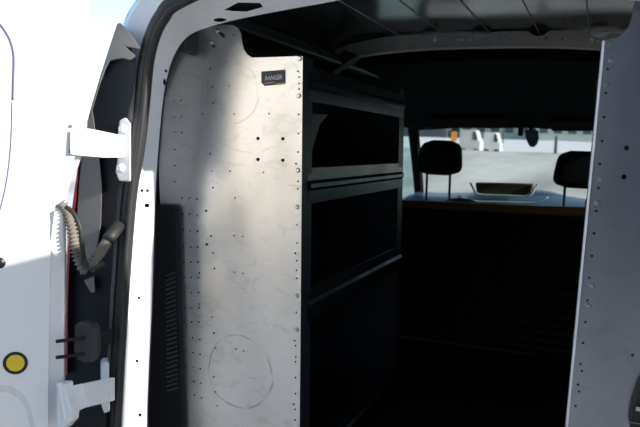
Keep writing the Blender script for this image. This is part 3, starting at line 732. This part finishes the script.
# dark handle hanging at the panel's lower right
hs_ = B(); plate(hs_, [L2([(645,372),(638,383),(633,397),(630,408),(628.5,420),(631,432),(650,440),(650,372)], 1.50)], (0,.018,0))
lt = link('tie_down_strap', hs_, M['darkhose'], None, bevel=.006, label='dark strap end hanging at the lower right edge of the right shelf panel', category='strap')
bm = B(); c = P(638.5,409,Y=1.495); box(bm, c-Vector((.005,.003,.004)), c+Vector((.006,.002,.005))); link('strap_buckle', bm, M['steel'], lt, bevel=.001)
bm = B(); tube(bm, [P(629,422,Y=1.496), P(640,424,Y=1.496)], .0015, 6); link('strap_stitching', bm, M['greyplastic'], lt, smooth=True)
text('RANGER', .0150, P(273.3,77.9,Y=1.5572), P(284,77,Y=1.5572)-P(262,78.8,Y=1.5572), Vector((0,0,1)), 'decal_lettering', M['letter'], dc, sx=.80)

# ================================================================ OUTSIDE
def ground_h(x, y):
    def ss(a, b, t): t = max(0, min(1, (t-a)/(b-a))); return t*t*(3-2*t)
    return 1.30*ss(14, 46, y)+1.7*ss(70, 112, y)
bm = B()
ys = [-60,-30,-12,-6,-3,0,2,4,6,9,12,14,18,22,28,34,40,46,55,62,70,78,86,94,102,112,130,170,260]
xsx = [-160,-90,-60,-40,-28,-20,-14,-9,-6,-4,-2,0,2,4,7,11,16,24,36,60,100]
g = [[bm.verts.new((x, y, ground_h(x, y)+(.05*math.sin(x*.7+y*.31)*math.sin(y*.5) if y > 20 else 0))) for x in xsx] for y in ys]
for i in range(len(ys)-1):
    for k in range(len(xsx)-1):
        f = bm.faces.new((g[i][k], g[i][k+1], g[i+1][k+1], g[i+1][k])); f.material_index = 1 if ys[i] >= 62 else (2 if ys[i] < 9 else 0)
link('ground', bm, [M['snow'], M['snow2'], M['slush']], smooth='all', kind='structure')

def building(name, lo, hi, m, label, wins=0, rows=1, cat='building', face=-1, group=None, roofm=None):
    b = empty(name, ((lo[0]+hi[0])/2, (lo[1]+hi[1])/2, lo[2]), label, cat, group)
    bm = B(); box(bm, lo, hi); link('wall', bm, m, b)
    bm = B(); box(bm, (lo[0]-.2,lo[1]-.2,hi[2]), (hi[0]+.2,hi[1]+.2,hi[2]+.35)); link('roof', bm, roofm or M['snow2'], b)
    yf = lo[1] if face < 0 else hi[1]
    w = (hi[0]-lo[0])/max(1, wins)
    for r in range(rows):
        for k in range(wins):
            x = lo[0]+w*(k+.2); z = lo[2]+(hi[2]-lo[2])*(.25+.7*r)/rows
            bm = B(); box(bm, (x, yf-.06, z), (x+w*.6, yf+.06, z+(hi[2]-lo[2])*.45/rows)); link('window', bm, M['pane'], b)
    return b
def xat(px, Y): return P(px, 140, Y=Y).x
Yb = 118
building('warehouse', (xat(536,Yb),Yb,2.5), (xat(640,Yb),Yb+14,9.5), M['wallg'], 'long grey-green building beyond the snow, right of the rear-view mirror', wins=7)
building('office_block', (xat(455,Yb),Yb+4,2.5), (xat(528,Yb),Yb+18,9.5), M['wallg'], 'grey building beyond the snow, between left headrest and mirror', wins=5)
building('shed', (xat(380,Yb),Yb,2.5), (xat(446,Yb),Yb+12,7.5), M['walld'], 'dark building beyond the snow behind the left headrest', wins=3)
# unseen buildings added behind the camera to give the metal panels their reflections
building('reflector_house', (-17,-26,0), (-8,-11,4.6), M['cream'], 'unseen long cream house added behind the van on its left as a bright reflector', wins=0, face=1, cat='house')
building('reflector_garage', (-2.0,-11,0), (9,-5.0,4.0), M['walld'], 'unseen dark garage block added straight behind the van to darken reflections', wins=0, face=1, cat='garage')

def truck(px0, px1, Y, h, label, m, glassm):
    x0, x1 = P(px0, 146, Y=Y).x, P(px1, 146, Y=Y).x; z0 = ground_h(0, Y)-.45
    t = empty('parked_van', ((x0+x1)/2, Y, z0), label, 'van')
    L = x1-x0
    bm = B(); plate(bm, [[(x0,Y,z0+.22),(x1,Y,z0+.22),(x1,Y,z0+h*.55),(x1-L*.08,Y,z0+h*.6),(x1-L*.22,Y,z0+h),(x0+L*.02,Y,z0+h),(x0,Y,z0+h*.9)]], (0,1.9,0)); link('body', bm, m, t, bevel=.08)
    bm = B(); plate(bm, [[(x1-L*.12,Y-.02,z0+h*.6),(x1-L*.23,Y-.02,z0+h*.92),(x1-L*.38,Y-.02,z0+h*.92),(x1-L*.38,Y-.02,z0+h*.6)]], (0,.03,0)); link('side_window', bm, glassm, t)
    for q in (.2, .8):
        bm = B(); disc(bm, (x0+L*q, Y+.12, z0+.30), (0,-1,0), .30, .14, 20); link('wheel', bm, M['tyre'], t)
    return t
truck(459, 480, 66, 2.3, 'pale grey parked van beyond the windshield, right of the left headrest', M['snow'], M['pane'])
truck(483, 500, 60, 2.0, 'small white parked van beyond the windshield with dark side window', M['white'], M['pane'])
# orange sign, poles
s0 = P(454,146,Y=50); z0 = ground_h(0,50)
sg = empty('road_sign', (s0.x, 50, z0), 'orange rectangular sign on a post, just right of the left headrest', 'sign')
a = P(451.5,131.5,Y=50); b = P(456.5,141.5,Y=50)
bm = B(); box(bm, (a.x,49.97,b.z),(b.x,50.03,a.z)); link('sign_board', bm, M['orange'], sg)
bm = B(); tube(bm, [(s0.x,50.06,z0-.1),(s0.x,50.06,a.z)], .04, 8); link('post', bm, M['pole'], sg)
def post(px, Y, ytop, label, r=.12):
    q = P(px, 150, Y=Y); z = ground_h(0, Y); bm = B(); tp = P(px, ytop, Y=Y).z
    tube(bm, [(q.x,Y,z-.1),(q.x,Y,z+(tp-z)*.5),(q.x,Y,tp)], r, 8, rfun=lambda t: 1-.3*t)
    o = link('street_pole', bm, M['pole'], smooth=True, label=label, category='pole'); return o
post(555.5, 48, 136, 'short dark post in the snow, midway between mirror and right headrest', .11)
post(502.5, 80, 118, 'thin dark pole standing behind the small white van', .07)
# bare tree behind the van's left side
def tree(x, y, h, label, seed):
    rnd = random.Random(seed); bm = B(); z0 = ground_h(x, y)
    def br(p, d, L, r, lev):
        q = p+d*L*.5+Vector((rnd.uniform(-1,1),rnd.uniform(-1,1),0))*L*.04; e = q+d*L*.5
        tube(bm, [p, q, e], r, 5, rfun=lambda t: 1-.35*t, cap=False)
        if lev == 0: return
        for k in range(4):
            nd = (d+Vector((rnd.uniform(-1,1),rnd.uniform(-1,1),rnd.uniform(-.2,.7)))*.75).normalized(); br(p+(e-p)*rnd.uniform(.55,1), nd, L*rnd.uniform(.55,.75), r*.55, lev-1)
    br(Vector((x, y, z0-.1)), Vector((0,0,1)), h*.4, h*.022, 3)
    t = link('bare_tree', bm, M['twig'], smooth='all', label=label, category='tree', group='bare trees beyond the van'); return t
q = P(88,130,Y=30)
tree(q.x, 30, 2.2, 'small bare bush-like tree seen between the left rear door and tail light', 3)

# ================================================================ LIGHT
SUN_AZ = math.radians(SUNAZ) if 'SUNAZ' in globals() else math.radians(94.5)   # clockwise from +Y
SUN_EL = math.radians(21)
w = bpy.data.worlds.new('winter_sky'); S.world = w; w.use_nodes = True
nt = w.node_tree; nt.nodes.clear()
o = nt.nodes.new('ShaderNodeOutputWorld'); bg = nt.nodes.new('ShaderNodeBackground'); sk = nt.nodes.new('ShaderNodeTexSky')
sk.sky_type = 'NISHITA'; sk.sun_disc = False; sk.sun_elevation = SUN_EL; sk.sun_rotation = SUN_AZ; sk.air_density = 1.0; sk.dust_density = .6; sk.ozone_density = 1.2
nt.links.new(sk.outputs[0], bg.inputs[0]); bg.inputs[1].default_value = .19; nt.links.new(bg.outputs[0], o.inputs[0])
sd = bpy.data.lights.new('sun', 'SUN'); sd.energy = 6.0; sd.angle = math.radians(.6); sd.color = (1, .95, .88)
so = bpy.data.objects.new('sun', sd); COL.objects.link(so)
sdir = Vector((math.sin(SUN_AZ)*math.cos(SUN_EL), math.cos(SUN_AZ)*math.cos(SUN_EL), math.sin(SUN_EL)))
so.rotation_euler = sdir.to_track_quat('Z', 'Y').to_euler(); so.location = sdir*10

# ================================================================ CAMERA
cd = bpy.data.cameras.new('camera'); co = bpy.data.objects.new('camera', cd); COL.objects.link(co)
cd.sensor_width = 36; cd.lens = F/640*36; cd.clip_start = .02; cd.clip_end = 1000
R = Matrix((_X, _Y, _Z))
co.matrix_world = Matrix.Translation(CAM) @ R.to_4x4()
cd.dof.use_dof = True; cd.dof.focus_distance = 1.75; cd.dof.aperture_fstop = 6.3
S.camera = co
vs = S.view_settings; vs.view_transform = 'Standard'; vs.look = 'None'; vs.gamma = 1; vs.use_curve_mapping = False
vs.exposure = .55
